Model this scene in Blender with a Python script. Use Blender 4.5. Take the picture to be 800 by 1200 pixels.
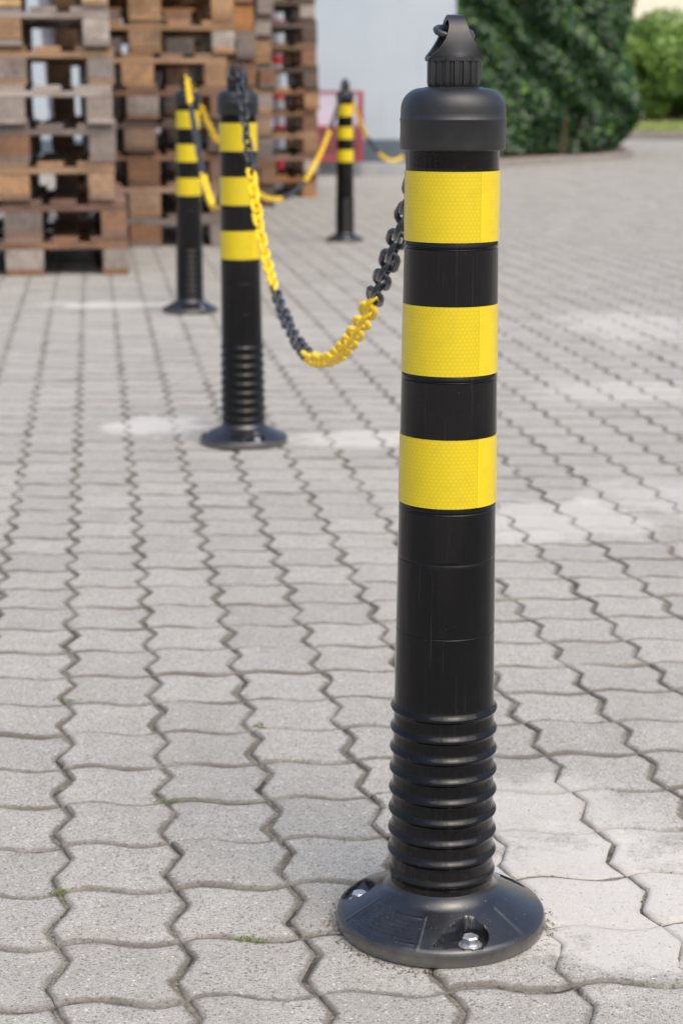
import bpy, bmesh, math, random
import numpy as np
from mathutils import Vector, Matrix, Euler
random.seed(11); rng = np.random.default_rng(5)
R = math.radians
for o in list(bpy.data.objects): bpy.data.objects.remove(o)
sc = bpy.context.scene
col = sc.collection

# ------------------------------------------------------------------ camera
cam_d = bpy.data.cameras.new('camera')
cam = bpy.data.objects.new('camera', cam_d); col.objects.link(cam); sc.camera = cam
cam.location = (0, 0, .76)
cam.rotation_euler = (R(90-12.915), 0, 0)
cam_d.sensor_fit = 'VERTICAL'; cam_d.sensor_height = 36; cam_d.lens = 64.5
cam_d.clip_start = .05; cam_d.clip_end = 600
cam_d.dof.use_dof = True; cam_d.dof.focus_distance = 1.575; cam_d.dof.aperture_fstop = 8.6
cam_d.dof.aperture_blades = 7

# ------------------------------------------------------------------ light
SUN_EL, SUN_AZ = 56.0, 150.0           # azimuth clockwise from +Y: the sun is behind the camera, to the right
w = bpy.data.worlds.new('World'); sc.world = w; w.use_nodes = True
nt = w.node_tree; nt.nodes.clear()
sky = nt.nodes.new('ShaderNodeTexSky'); sky.sky_type = 'NISHITA'; sky.sun_disc = False
sky.sun_elevation = R(SUN_EL); sky.sun_rotation = R(SUN_AZ)
sky.air_density = 1.0; sky.dust_density = 5.0; sky.ozone_density = .8
bg = nt.nodes.new('ShaderNodeBackground'); bg.inputs['Strength'].default_value = .15
wo = nt.nodes.new('ShaderNodeOutputWorld')
nt.links.new(sky.outputs[0], bg.inputs[0]); nt.links.new(bg.outputs[0], wo.inputs[0])
sl = bpy.data.lights.new('sun', 'SUN'); sl.energy = .92; sl.angle = R(80); sl.color = (1, .975, .925)
so = bpy.data.objects.new('sun', sl); col.objects.link(so)
az = R(SUN_AZ); el = R(SUN_EL)
sdir = Vector((math.sin(az)*math.cos(el), math.cos(az)*math.cos(el), math.sin(el)))
so.rotation_euler = (-sdir).to_track_quat('-Z', 'Y').to_euler()
sc.view_settings.view_transform = 'Standard'; sc.view_settings.look = 'None'
sc.view_settings.gamma = 1; sc.view_settings.use_curve_mapping = False
sc.view_settings.exposure = 0.74

# ------------------------------------------------------------------ helpers
def s2l(c):
    return tuple(((v/255)/12.92 if v/255 <= .04045 else ((v/255+.055)/1.055)**2.4) for v in c)

class NT:
    def __init__(s, name):
        s.m = bpy.data.materials.new(name); s.m.use_nodes = True
        s.t = s.m.node_tree; s.p = s.t.nodes['Principled BSDF']
    def n(s, typ, **kw):
        nd = s.t.nodes.new('ShaderNode'+typ)
        for k, v in kw.items():
            if k.startswith('i_'):
                key = k[2:]; key = int(key) if key.isdigit() else key.replace('_', ' ')
                s.set(nd, key, v)
            else: setattr(nd, k, v)
        return nd
    def set(s, nd, key, v):
        if isinstance(v, bpy.types.NodeSocket): s.t.links.new(v, nd.inputs[key])
        else: nd.inputs[key].default_value = v
    def math(s, op, a, b=0., c=None, clamp=False):
        nd = s.t.nodes.new('ShaderNodeMath'); nd.operation = op; nd.use_clamp = clamp
        s.set(nd, 0, a); s.set(nd, 1, b)
        if c is not None: s.set(nd, 2, c)
        return nd.outputs[0]
    def mix(s, f, a, b):
        nd = s.t.nodes.new('ShaderNodeMix'); nd.data_type = 'RGBA'
        s.set(nd, 0, f)
        for k, v in ((6, a), (7, b)):
            if not isinstance(v, bpy.types.NodeSocket): v = (*v[:3], 1)
            s.set(nd, k, v)
        return nd.outputs[2]
    def ramp(s, f, stops):
        nd = s.t.nodes.new('ShaderNodeValToRGB'); s.set(nd, 0, f)
        el = nd.color_ramp.elements
        while len(el) < len(stops): el.new(.5)
        for e, (p, c) in zip(el, stops):
            e.position = p; e.color = (*c[:3], 1) if not isinstance(c, (int, float)) else (c, c, c, 1)
        return nd.outputs[0]
    def coord(s, kind='Object', scale=None):
        o = s.n('TexCoord').outputs[kind]
        if scale is None: return o
        return s.n('Mapping', i_Vector=o, i_Scale=scale).outputs[0]
    def noise(s, vec, scale, detail=4, rough=.55, dist=0):
        return s.n('TexNoise', i_Vector=vec, i_Scale=scale, i_Detail=detail, i_Roughness=rough, i_Distortion=dist).outputs[0]
    def bump(s, h, strength=.3, dist=.001, normal=None):
        nd = s.n('Bump', i_Height=h, i_Strength=strength, i_Distance=dist)
        if normal is not None: s.set(nd, 'Normal', normal)
        return nd.outputs[0]
    def out(s, **kw):
        for k, v in kw.items():
            key = k.replace('_', ' ')
            if isinstance(v, tuple) and len(v) == 3: v = (*v, 1)
            s.set(s.p, key, v)
        return s.m

def link_mesh(name, me, parent=None, mat=None, loc=(0, 0, 0)):
    o = bpy.data.objects.new(name, me); col.objects.link(o); o.location = loc
    if parent: o.parent = parent
    if mat is not None and not me.materials: me.materials.append(mat)
    return o
def mesh(name, V, F, smooth=False, sharp=None):
    me = bpy.data.meshes.new(name); me.from_pydata([tuple(v) for v in V], [], F); me.update()
    if smooth:
        me.polygons.foreach_set('use_smooth', [True]*len(me.polygons))
        if sharp: me.set_sharp_from_angle(angle=R(sharp))
    return me
def tag(o, label=None, cat=None, group=None, kind=None):
    if label: o['label'] = label
    if cat: o['category'] = cat
    if group: o['group'] = group
    if kind: o['kind'] = kind
    return o
def empty(name, loc=(0, 0, 0), rz=0):
    o = bpy.data.objects.new(name, None); col.objects.link(o); o.location = loc; o.rotation_euler = (0, 0, rz)
    o.empty_display_size = .05
    return o
def copy_tree(o, parent=None):
    c = o.copy(); col.objects.link(c); c.parent = parent
    for ch in list(o.children): copy_tree(ch, c)
    return c
class MB:
    """collects boxes and polygons for one mesh"""
    def __init__(s): s.V = []; s.F = []
    def box(s, x0, x1, y0, y1, z0, z1, jit=0):
        b = len(s.V)
        for z in (z0, z1):
            for x, y in ((x0, y0), (x1, y0), (x1, y1), (x0, y1)):
                s.V.append((x+random.uniform(-jit, jit), y+random.uniform(-jit, jit), z+random.uniform(-jit, jit)))
        for f in ((0, 3, 2, 1), (4, 5, 6, 7), (0, 1, 5, 4), (1, 2, 6, 5), (2, 3, 7, 6), (3, 0, 4, 7)):
            s.F.append(tuple(b+i for i in f))
        return s
    def mesh(s, name, bevel=0, seg=2):
        me = mesh(name, s.V, s.F)
        if bevel:
            bm = bmesh.new(); bm.from_mesh(me)
            bmesh.ops.bevel(bm, geom=bm.edges[:], offset=bevel, segments=seg, affect='EDGES', profile=.5)
            bm.to_mesh(me); bm.free()
            me.polygons.foreach_set('use_smooth', [True]*len(me.polygons)); me.set_sharp_from_angle(angle=R(40))
        return me
def lathe(name, prof, n=96, sharp=35, z_of=None, caps=False):
    """surface of revolution with a cylindrical UV map in metres (u = angle * .04, v = height)"""
    V = []; F = []; U = []
    m = len(prof)
    for i in range(n):
        a = 2*math.pi*i/n
        for r, z in prof: V.append((r*math.sin(a), -r*math.cos(a), z))
    for i in range(n):
        j = (i+1) % n
        for k in range(m-1):
            F.append((i*m+k, j*m+k, j*m+k+1, i*m+k+1))
            U.append([(i*2*math.pi/n*.04, prof[k][1]), ((i+1)*2*math.pi/n*.04, prof[k][1]), ((i+1)*2*math.pi/n*.04, prof[k+1][1]), (i*2*math.pi/n*.04, prof[k+1][1])])
    if caps:
        F.append(tuple(i*m+m-1 for i in range(n))); U.append([(0, 0)]*n)
        F.append(tuple(i*m for i in reversed(range(n)))); U.append([(0, 0)]*n)
    me = mesh(name, V, F, True, sharp)
    uv = me.uv_layers.new(name='UVMap')
    uv.data.foreach_set('uv', np.array([c for f in U for c in f], dtype=np.float32).ravel())
    return me

# ------------------------------------------------------------------ materials
def mat_paver():
    t = NT('paver_concrete'); P = t.coord('Object')
    rnd = t.n('Attribute', attribute_name='rnd').outputs['Fac']
    edge = t.n('Attribute', attribute_name='edge').outputs['Fac']
    big = t.noise(P, 1.1, 4, .6)
    mid = t.noise(P, 22, 5, .65)
    fine = t.noise(P, 420, 5, .75)
    c = t.ramp(big, [(.3, s2l((156, 156, 150))), (.7, s2l((173, 173, 166)))])
    c2 = t.ramp(rnd, [(0, s2l((150, 150, 144))), (.5, s2l((164, 164, 158))), (1, s2l((177, 175, 168)))])
    c = t.mix(.55, c, c2)
    # aggregate: dark, reddish and pale grit
    # aggregate: irregular grains (voronoi cells on warped coordinates), dark, reddish, pale, and small pores
    wn = t.n('TexNoise', i_Vector=P, i_Scale=700, i_Detail=3).outputs['Color']
    W = t.n('VectorMath', operation='MULTIPLY_ADD', i_0=wn, i_1=(.0030, .0030, .0030), i_2=P).outputs[0]
    def grit(scale, seed, lo, rad_, color, amount, c):
        v = t.n('TexVoronoi', i_Vector=t.n('Mapping', i_Vector=W, i_Location=(seed, seed*2.3, 0)).outputs[0], i_Scale=scale, i_Randomness=1.0)
        pick = t.n('SeparateColor', i_0=v.outputs['Color']).outputs[0]
        near = t.ramp(v.outputs['Distance'], [(rad_*.6, 1), (rad_, 0)])
        sel = t.math('MULTIPLY', near, t.math('GREATER_THAN', pick, lo))
        return t.mix(t.math('MULTIPLY', sel, amount), c, color), sel
    c = t.mix(t.math('MULTIPLY', t.ramp(mid, [(.4, 0), (.75, 1)]), .30), c, s2l((196, 191, 184)))
    c, _ = grit(420, 3, .45, .5, s2l((112, 107, 101)), .75, c)
    c, _ = grit(640, 5, .5, .5, s2l((126, 121, 114)), .70, c)
    c, _ = grit(360, 7, .80, .42, s2l((214, 210, 203)), .55, c)
    c, _ = grit(260, 11, .90, .42, s2l((158, 132, 118)), .45, c)
    c, pit = grit(230, 19, .80, .36, s2l((76, 72, 67)), .6, c)
    c, _ = grit(190, 23, .84, .40, s2l((112, 106, 101)), .70, c)
    c, _ = grit(150, 29, .93, .34, s2l((96, 96, 100)), .70, c)
    c, _ = grit(200, 31, .92, .36, s2l((222, 218, 210)), .65, c)
    c = t.mix(t.ramp(t.noise(P, 55, 5, .75), [(.52, 0), (.68, .35)]), c, s2l((134, 129, 122)))
    stain = t.ramp(t.noise(P, 6.5, 6, .72), [(.50, 0), (.70, .26)])
    c = t.mix(stain, c, s2l((128, 123, 114)))
    c = t.mix(t.math('MULTIPLY', t.ramp(fine, [(.42, 1), (.58, 0)]), .32), c, s2l((120, 115, 110)))
    # dirt gathered in the chamfers
    en = t.math('ADD', edge, t.math('MULTIPLY', t.math('SUBTRACT', t.noise(P, 60, 6, .78), .5), 1.7))
    en = t.math('ADD', en, t.math('MULTIPLY', t.math('SUBTRACT', t.noise(P, 420, 3, .7), .5), .9))
    en = t.math('MULTIPLY', t.ramp(en, [(.24, 0), (.72, 1)]), t.ramp(t.noise(P, 9, 3), [(.34, .45), (.58, 1)]))
    c = t.mix(t.math('MULTIPLY', en, .78), c, s2l((86, 81, 73)))
    # drilling dust round the posts and spilled in patches over the paving
    def patch(x, y, rx, ry, amt, nscale, c, soft=.5):
        q = t.n('Mapping', vector_type='POINT', i_Vector=P, i_Location=(-x/rx, -y/ry, 0), i_Scale=(1/rx, 1/ry, 0)).outputs[0]
        d = t.n('VectorMath', operation='LENGTH', i_0=q).outputs['Value']
        nz = t.noise(P, nscale, 8, .78)
        d = t.math('ADD', d, t.math('MULTIPLY', t.math('SUBTRACT', nz, .5), 2.4))
        f = t.ramp(d, [(.62, amt), (.98, 0)])
        return t.mix(f, c, s2l((196, 193, 188)))
    for a in ((.26, 1.64, .20, .19, .66, 13), (.20, 1.86, .18, .12, .45, 11), (-.44, 4.22, .13, .17, .7, 8), (.05, 4.05, .24, .12, .5, 7),
              (-.80, 6.70, .35, .15, .6, 5), (.36, 3.25, .26, .20, .42, 8), (.66, 3.45, .24, .2, .32, 8), (.95, 6.1, .26, .5, .36, 6),
              (.75, 4.7, .3, .25, .3, 5)):
        c = patch(*a, c)
    h = t.math('SUBTRACT', t.math('ADD', t.math('MULTIPLY', fine, .7), t.math('MULTIPLY', mid, .6)), t.math('MULTIPLY', pit, .5))
    return t.out(Base_Color=c, Roughness=.92, Normal=t.bump(h, .8, .0018), Specular_IOR_Level=.25)

def mat_sand():
    t = NT('joint_sand'); P = t.coord('Object')
    a = t.noise(P, 260, 4, .7); b = t.noise(P, 5, 4, .6); g = t.noise(P, 40, 3)
    c = t.ramp(a, [(.35, s2l((80, 76, 67))), (.65, s2l((140, 134, 121)))])
    c = t.mix(t.ramp(b, [(.5, 0), (.7, .35)]), c, s2l((98, 98, 62)))
    c = t.mix(t.ramp(t.noise(P, 14, 5, .7), [(.49, 0), (.58, .8)]), c, s2l((30, 28, 25)))
    return t.out(Base_Color=c, Roughness=.97, Normal=t.bump(a, .8, .002))
def mat_asphalt():
    t = NT('yard_concrete'); P = t.coord('Object')
    a = t.noise(P, 80, 5, .7); b = t.noise(P, .4, 4)
    c = t.ramp(b, [(.3, s2l((164, 159, 150))), (.7, s2l((176, 171, 162)))])
    c = t.mix(t.math('MULTIPLY', a, .3), c, s2l((110, 104, 100)))
    return t.out(Base_Color=c, Roughness=.92, Normal=t.bump(a, .4, .002))

def mat_gloss():
    t = NT('glossy_black_plastic'); uv = t.coord('UV'); P = t.coord('Object')
    streak = t.noise(t.n('Mapping', i_Vector=P, i_Scale=(420, 420, 7)).outputs[0], 1, 4, .6)
    dust = t.noise(P, 600, 3, .6); big = t.noise(P, 18, 4)
    zz = t.n('SeparateXYZ', i_0=P).outputs[2]
    low = t.ramp(t.math('ADD', zz, t.math('MULTIPLY', t.math('SUBTRACT', t.noise(P, 30, 5, .7), .5), .12)), [(.03, .05), (.12, 0)])
    c = t.mix(t.ramp(t.math('ADD', dust, t.math('MULTIPLY', low, .35)), [(.69, 0), (.76, .7)]), s2l((8, 8, 10)), s2l((76, 76, 78)))
    c = t.mix(t.math('MULTIPLY', t.ramp(streak, [(.60, 0), (.70, 1)]), .30), c, s2l((52, 52, 56)))
    c = t.mix(low, c, s2l((96, 92, 86)))
    rg = t.math('ADD', t.ramp(big, [(.3, .05), (.7, .12)]), t.math('MULTIPLY', low, .8))
    wav = t.noise(t.n('Mapping', i_Vector=P, i_Scale=(70, 70, 4)).outputs[0], 1, 2, .5)
    h = t.math('ADD', t.math('MULTIPLY', wav, 1.0), t.math('MULTIPLY', dust, .06))
    return t.out(Base_Color=c, Roughness=rg, Normal=t.bump(h, .42, .0020), Specular_IOR_Level=.30)
def mat_satin():
    t = NT('satin_black_plastic'); P = t.coord('Object')
    g = t.noise(P, 2400, 3, .7); b = t.noise(P, 45, 4, .6)
    c = t.ramp(b, [(.35, s2l((21, 22, 24))), (.7, s2l((31, 32, 35)))])
    c = t.mix(t.ramp(t.noise(P, 700, 3), [(.68, 0), (.78, .5)]), c, s2l((110, 110, 112)))
    return t.out(Base_Color=c, Roughness=t.ramp(b, [(.3, .28), (.7, .40)]), Normal=t.bump(g, .35, .0005))
def mat_rubber():
    t = NT('moulded_rubber'); P = t.coord('Object')
    b = t.noise(P, 26, 5, .65); f = t.noise(P, 1500, 3, .6); d = t.noise(P, 330, 4, .7)
    z = t.n('SeparateXYZ', i_0=P).outputs[2]
    c = t.ramp(b, [(.35, s2l((17, 18, 22))), (.7, s2l((32, 34, 39)))])
    low = t.ramp(t.math('ADD', z, t.math('MULTIPLY', t.math('SUBTRACT', b, .5), .02)), [(.002, .55), (.016, 0)])
    c = t.mix(low, c, s2l((120, 115, 108)))
    c = t.mix(t.ramp(d, [(.64, 0), (.74, .6)]), c, s2l((128, 126, 124)))
    return t.out(Base_Color=c, Roughness=t.ramp(b, [(.3, .12), (.7, .26)]), Normal=t.bump(t.math('ADD', t.math('MULTIPLY', f, .5), t.math('MULTIPLY', b, 1.5)), .2, .0008), Specular_IOR_Level=.75)
def mat_band():
    t = NT('yellow_reflective_film'); uv = t.coord('UV')
    cell = .0038
    p = t.n('VectorMath', operation='SCALE', i_0=uv, i_Scale=1/cell).outputs[0]
    S = (1.0, 1.7320508, 1.0)
    def lat(off):
        q = t.n('VectorMath', operation='SUBTRACT', i_0=p, i_1=off).outputs[0]
        q = t.n('VectorMath', operation='WRAP', i_0=q, i_1=(.5, .8660254, .5), i_2=(-.5, -.8660254, -.5)).outputs[0]
        return q
    a = lat((0, 0, 0)); b = lat((.5, .8660254, 0))
    la = t.n('VectorMath', operation='LENGTH', i_0=a).outputs['Value']; lb = t.n('VectorMath', operation='LENGTH', i_0=b).outputs['Value']
    sel = t.math('LESS_THAN', la, lb)
    mv = t.n('Mix', data_type='VECTOR'); t.set(mv, 0, sel); t.set(mv, 4, b); t.set(mv, 5, a)
    g = t.n('VectorMath', operation='ABSOLUTE', i_0=mv.outputs[1]).outputs[0]
    gx = t.n('SeparateXYZ', i_0=g).outputs[0]
    dt = t.n('VectorMath', operation='DOT_PRODUCT', i_0=g, i_1=(.5, .8660254, 0)).outputs['Value']
    hx = t.math('MAXIMUM', gx, dt)
    line = t.ramp(hx, [(.38, 0), (.48, .75)])
    u = t.n('SeparateXYZ', i_0=uv).outputs[0]
    lap = t.math('MULTIPLY', t.math('GREATER_THAN', u, .0248), t.math('LESS_THAN', u, .075))
    base = t.mix(line, s2l((200, 178, 0)), s2l((178, 155, 4)))
    base = t.mix(t.math('MULTIPLY', lap, .6), base, s2l((220, 194, 2)))
    seam = t.math('MULTIPLY', t.math('GREATER_THAN', u, .0242), t.math('LESS_THAN', u, .0249))
    base = t.mix(t.math('MULTIPLY', seam, .35), base, s2l((150, 122, 10)))
    P = t.coord('Object')
    base = t.mix(t.ramp(t.noise(P, 60, 4), [(.5, 0), (.8, .22)]), base, s2l((150, 132, 40)))
    base = t.mix(t.ramp(t.noise(t.n('Mapping', i_Vector=P, i_Rotation=(.3, .5, 0), i_Scale=(900, 900, 60)).outputs[0], 1, 4, .6), [(.66, 0), (.74, .3)]), base, s2l((150, 128, 30)))
    h = t.math('ADD', t.math('MULTIPLY', line, -.5), t.math('MULTIPLY', t.noise(t.n('Mapping', i_Vector=P, i_Scale=(60, 60, 8)).outputs[0], 1), 1.5))
    return t.out(Base_Color=base, Roughness=.30, Normal=t.bump(h, .12, .0008), Coat_Weight=.25, Coat_Roughness=.12)
def mat_chain(name, c0, c1, rough):
    t = NT(name); P = t.coord('Object'); r = t.n('ObjectInfo').outputs['Random']
    c = t.mix(t.noise(P, 200, 3), c0, c1)
    return t.out(Base_Color=c, Roughness=rough, Normal=t.bump(t.noise(P, 700, 3), .15, .0005))
def mat_zinc():
    t = NT('zinc_plated_steel'); P = t.coord('Object')
    n = t.noise(P, 300, 4, .6)
    return t.out(Base_Color=t.ramp(n, [(.3, s2l((176, 180, 184))), (.7, s2l((212, 214, 216)))]), Metallic=.85, Roughness=t.ramp(n, [(.3, .3), (.7, .45)]), Normal=t.bump(n, .2, .0005))
def mat_plain(name, c, rough=.7, var=.15, scale=8, bump=.2, metallic=0):
    t = NT(name); P = t.coord('Object')
    n = t.noise(P, scale, 5, .6)
    d = tuple(v*(1-var) for v in c); e = tuple(min(1, v*(1+var)) for v in c)
    return t.out(Base_Color=t.ramp(n, [(.3, d), (.7, e)]), Roughness=rough, Metallic=metallic, Normal=t.bump(t.noise(P, scale*12, 4), bump, .003))
def mat_wood(name, c, axis, grey=.0):
    t = NT(name); P = t.coord('Object'); r = t.n('ObjectInfo').outputs['Random']
    sc_ = {'x': (1.2, 26, 26), 'y': (26, 1.2, 26), 'b': (14, 14, 10)}[axis]
    off = t.n('CombineXYZ', i_0=t.math('MULTIPLY', r, 37.), i_1=t.math('MULTIPLY', r, 11.), i_2=r).outputs[0]
    Q = t.n('VectorMath', operation='ADD', i_0=P, i_1=off).outputs[0]
    g = t.noise(t.n('Mapping', i_Vector=Q, i_Scale=sc_).outputs[0], 3.0, 6, .7, .6)
    st = t.noise(Q, 6, 4, .6)
    c = (c[0]*.80, c[1]*.775, c[2]*.74); dk = tuple(v*.42 for v in c); lt = tuple(min(1, v*1.18) for v in c)
    k = t.ramp(g, [(.25, dk), (.55, c), (.8, lt)])
    gray = s2l((112, 101, 94))
    k = t.mix(t.ramp(r, [(0, 0), (.35, .08), (.7, .32), (1, .65)]), k, gray)
    k = t.mix(t.ramp(st, [(.5, 0), (.72, .55)]), k, s2l((62, 48, 38)))
    r2 = t.n('TexWhiteNoise', noise_dimensions='1D', i_W=t.math('MULTIPLY', r, 91.)).outputs[0]
    hs = t.n('HueSaturation', i_Value=t.math('ADD', .72, t.math('MULTIPLY', r2, .5)), i_Color=k)
    return t.out(Base_Color=hs.outputs[0], Roughness=.85, Normal=t.bump(g, .6, .003))
def mat_leaf(name, cols, rough=.38):
    t = NT(name); r = t.n('Attribute', attribute_name='rnd').outputs['Fac']
    n = len(cols)
    c = t.ramp(r, [(i/(n-1), s2l(k)) for i, k in enumerate(cols)])
    return t.out(Base_Color=c, Roughness=rough, Subsurface_Weight=0.0, Specular_IOR_Level=.45)

M = dict(paver=mat_paver(), sand=mat_sand(), yard=mat_asphalt(), gloss=mat_gloss(), satin=mat_satin(), rubber=mat_rubber(),
         band=mat_band(), zinc=mat_zinc(),
         cy=mat_chain('yellow_chain_plastic', s2l((228, 188, 0)), s2l((240, 204, 4)), .28),
         ck=mat_chain('black_chain_plastic', s2l((34, 36, 40)), s2l((54, 57, 62)), .20),
         bark=mat_plain('bark', s2l((78, 64, 50)), .9, .35, 12, .6))

# ------------------------------------------------------------------ ground
g = MB(); g.V = [(-250, -60, 0), (250, -60, 0), (250, 400, 0), (-250, 400, 0)]; g.F = [(0, 1, 2, 3)]
o = link_mesh('ground', g.mesh('ground'), None, M['yard'], (0, 0, -.0085)); tag(o, kind='structure')
me = mesh('sand_bed', [(-2.5, .30, 0), (2.5, .30, 0), (10.7, 31.1, 0), (-10.7, 31.1, 0)], [(0, 1, 2, 3)])
o = link_mesh('sand_bed', me, None, M['sand'], (0, 0, -.0036)); tag(o, kind='structure')
# beyond the paved yard: plain concrete
me = mesh('yard', [(-60, 31, 0), (60, 31, 0), (60, 120, 0), (-60, 120, 0)], [(0, 1, 2, 3)])
o = link_mesh('road', me, None, M['yard'], (0, 0, -.002)); tag(o, kind='structure')

AX = np.array([.11158, .00858]); BX = np.array([-.01489, .11208]); O0 = np.array([-.14739, 1.55419])
def outline(npt):
    """interlocking wavy stone outline in lattice coordinates, counter-clockwise; npt points per side"""
    # column joint (u offset as a function of v) and row joint (v offset as a function of u)
    cu = [(0, 0), (.27, -.078), (.31, -.078), (.69, .078), (.73, .078), (1, 0)]      # v from near to far
    def colj(v):
        for (a, x), (b, y) in zip(cu, cu[1:]):
            if v <= b: return x+(y-x)*(v-a)/(b-a)
        return 0
    def rowj(u): return -.0+.066*math.sin(2*math.pi*u)*(1+.0*u)
    pts = []
    if npt >= 8:
        us = [i/npt for i in range(npt)]; vs = [0, .14, .27, .31, .42, .58, .69, .73, .87]
    else:
        us = [0, .25, .5, .75]; vs = [0, .28, .72]
    for u in us: pts.append((u, rowj(u)))
    for v in vs: pts.append((1+colj(v), v))
    for u in us: pts.append((1-u, 1+rowj(1-u)))
    for v in vs: pts.append((colj(1-v), 1-v))
    return np.array(pts)
def inset(P, d):
    n = len(P); a = P-np.roll(P, 1, 0); b = np.roll(P, -1, 0)-P
    def nrm(e): q = np.stack([-e[:, 1], e[:, 0]], 1); return q/np.linalg.norm(q, axis=1)[:, None]
    na, nb = nrm(a), nrm(b); m = na+nb; m /= np.linalg.norm(m, axis=1)[:, None]
    k = 1/np.clip((m*na).sum(1), .55, 1)
    return P+m*(d*k)[:, None]
def build_pavers():
    T = np.array([AX, BX])
    V = []; L = []; LS = []; rn = []; ed = []; fl = []
    nv = 0
    stones = []
    for i in range(-170, 260):
        for k in range(-40, 290):
            c = O0+(i+.5)*AX+(k+.5)*BX
            x, y = c
            if y < .35 or y > 31: continue
            if abs(x) > .27*y+2.3: continue
            stones.append((i, k, x, y))
    near = outline(8)@T; far = outline(4)@T
    for (i, k, x, y) in stones:
        base = near if y < 6.5 else far
        n = len(base); org = O0+i*AX+k*BX
        hi = y < 6.5
        j = rng.normal(0, .0008, (n, 2)) if hi else 0
        sh = rng.normal(0, .0009, 2)
        gap = .0012+rng.uniform(-.0005, .0010)
        o_ = inset(base, gap)+j; p1 = inset(base, gap+.0050)+j*.6; p0 = base.mean(0)+(base-base.mean(0))*.80
        rings = []
        tx, ty = rng.normal(0, .008, 2); dz = rng.normal(0, .0006)
        cc = base.mean(0)
        def Z(q, z): return z+dz+(q[:, 0]-cc[0])*tx+(q[:, 1]-cc[1])*ty
        if hi:
            pm = inset(base, gap+.0022)+j*.8
            rings = [(p0, 0., 0), (p1, -.0002, .38), (pm, -.0009, .8), (o_, -.0024, 1), (o_, -.009, 1)]
        else:
            rings = [(p1, 0., .3), (o_, -.0028, 1), (o_, -.009, 1)]
        for q, z, e in rings:
            V.append(np.c_[q+org+sh, Z(q, z)]); ed.append([e]*n)
        L.append(np.arange(n)+nv); LS.append([n]); fl.append([True]); fl += [[(q == 0 and hi)]*n for q in range(len(rings)-1)]
        rr = rng.uniform(); rn.append([rr]*(1+(len(rings)-1)*n))
        a = np.arange(n); b = (a+1) % n
        for r in range(len(rings)-1):
            u0 = nv+r*n; u1 = nv+(r+1)*n
            L.append(np.stack([u0+a, u1+a, u1+b, u0+b], 1).ravel()); LS.append([4]*n)
        nv += len(rings)*n
    V = np.concatenate(V).astype(np.float32); L = np.concatenate(L).astype(np.int32)
    LT = np.concatenate(LS).astype(np.int32)
    rn = np.concatenate(rn).astype(np.float32); ed = np.concatenate(ed).astype(np.float32)
    me = bpy.data.meshes.new('paving')
    me.vertices.add(len(V)); me.vertices.foreach_set('co', V.ravel())
    me.loops.add(len(L)); me.loops.foreach_set('vertex_index', L)
    me.polygons.add(len(LT)); me.polygons.foreach_set('loop_start', np.concatenate([[0], np.cumsum(LT)[:-1]]).astype(np.int32))
    me.polygons.foreach_set('use_smooth', ~np.concatenate(fl))
    me.update(calc_edges=True); me.validate()
    a = me.attributes.new('rnd', 'FLOAT', 'FACE'); a.data.foreach_set('value', rn)
    a = me.attributes.new('edge', 'FLOAT', 'POINT'); a.data.foreach_set('value', ed)
    print('stones', len(stones), 'verts', len(V))
    o = link_mesh('pavement', me, None, M['paver']); tag(o, kind='structure')
build_pavers()

# ------------------------------------------------------------------ the warning posts
def base_mesh():
    prof = [(.0, .0), (.092, .0), (.0960, .001), (.0975, .004), (.0975, .0085), (.0969, .0115), (.0963, .0140), (.0950, .0160)]
    r = .0925
    while r > .0560: prof.append((r, .0160+(.0950-r)*.50)); r -= .0011
    z0 = .0160+(.0950-.0560)*.50
    for i in range(1, 9):
        a = i/8*math.pi/2*.9
        prof.append((.0560-.0085*math.sin(a)*1.0, z0+.0075*(1-math.cos(a))+.0040*math.sin(a)))
    prof.append((.0462, .049))
    n = 420; m = len(prof); V = []; F = []
    bolts = [R(19), R(-101), R(139)]
    for i in range(n):
        a = 2*math.pi*i/n
        for r, z in prof:
            x, y = r*math.sin(a), -r*math.cos(a)
            zz = z
            if r > .05 and z > .010:
                for b in bolts:
                    bx, by = .0775*math.sin(b), -.0775*math.cos(b)
                    # scooped pocket: round at the post side, open and drawn out on its clockwise side
                    tx, ty = math.cos(b), math.sin(b)           # tangent
                    rx, ry = math.sin(b), -math.cos(b)
                    dt = (x-bx)*tx+(y-by)*ty; dr = (x-bx)*rx+(y-by)*ry
                    w_ = .0145
                    if dt < 0: w_e = w_*max(0, 1+dt/.036)**.7; d = abs(dr+.1*dt)/max(w_e, 1e-4) if w_e > 0 else 9
                    else: d = math.hypot(dt, dr)/w_
                    fl = .0115+max(0, -dt)*.14
                    if d < 1.12:
                        k = min(1, max(0, (1.12-d)/.14)); k = k*k*(3-2*k)
                        zz = min(zz, zz+(fl-zz)*k) if fl < zz else zz
                # moulded ribs and the raised lettering panel between two pockets
                for s_, hgt in ((R(52), .0007), (R(-14), .0006), (R(-68), .0006)):
                    da = abs((a-s_+math.pi) % (2*math.pi)-math.pi)*r
                    if da < .0012 and .06 < r < .094: zz += hgt
                aa = (a+math.pi) % (2*math.pi)-math.pi
                if R(-68) < aa < R(-14):
                    if abs(r-.0905) < .0007 or abs(r-.064) < .0007: zz += .0005
                    ud = (aa+R(66))/R(50)
                    if .04 < ud < .24 and .070 < r < .086:
                        if (r*1000+ud*46) % 4.2 < 1.7: zz -= .0009
            V.append((x, y, zz))
    for i in range(n):
        j = (i+1) % n
        for k in range(m-1): F.append((i*m+k, j*m+k, j*m+k+1, i*m+k+1))
    me = mesh('post_base', V, F, True, 38)
    me.materials.append(M['rubber']); return me, bolts
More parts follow.
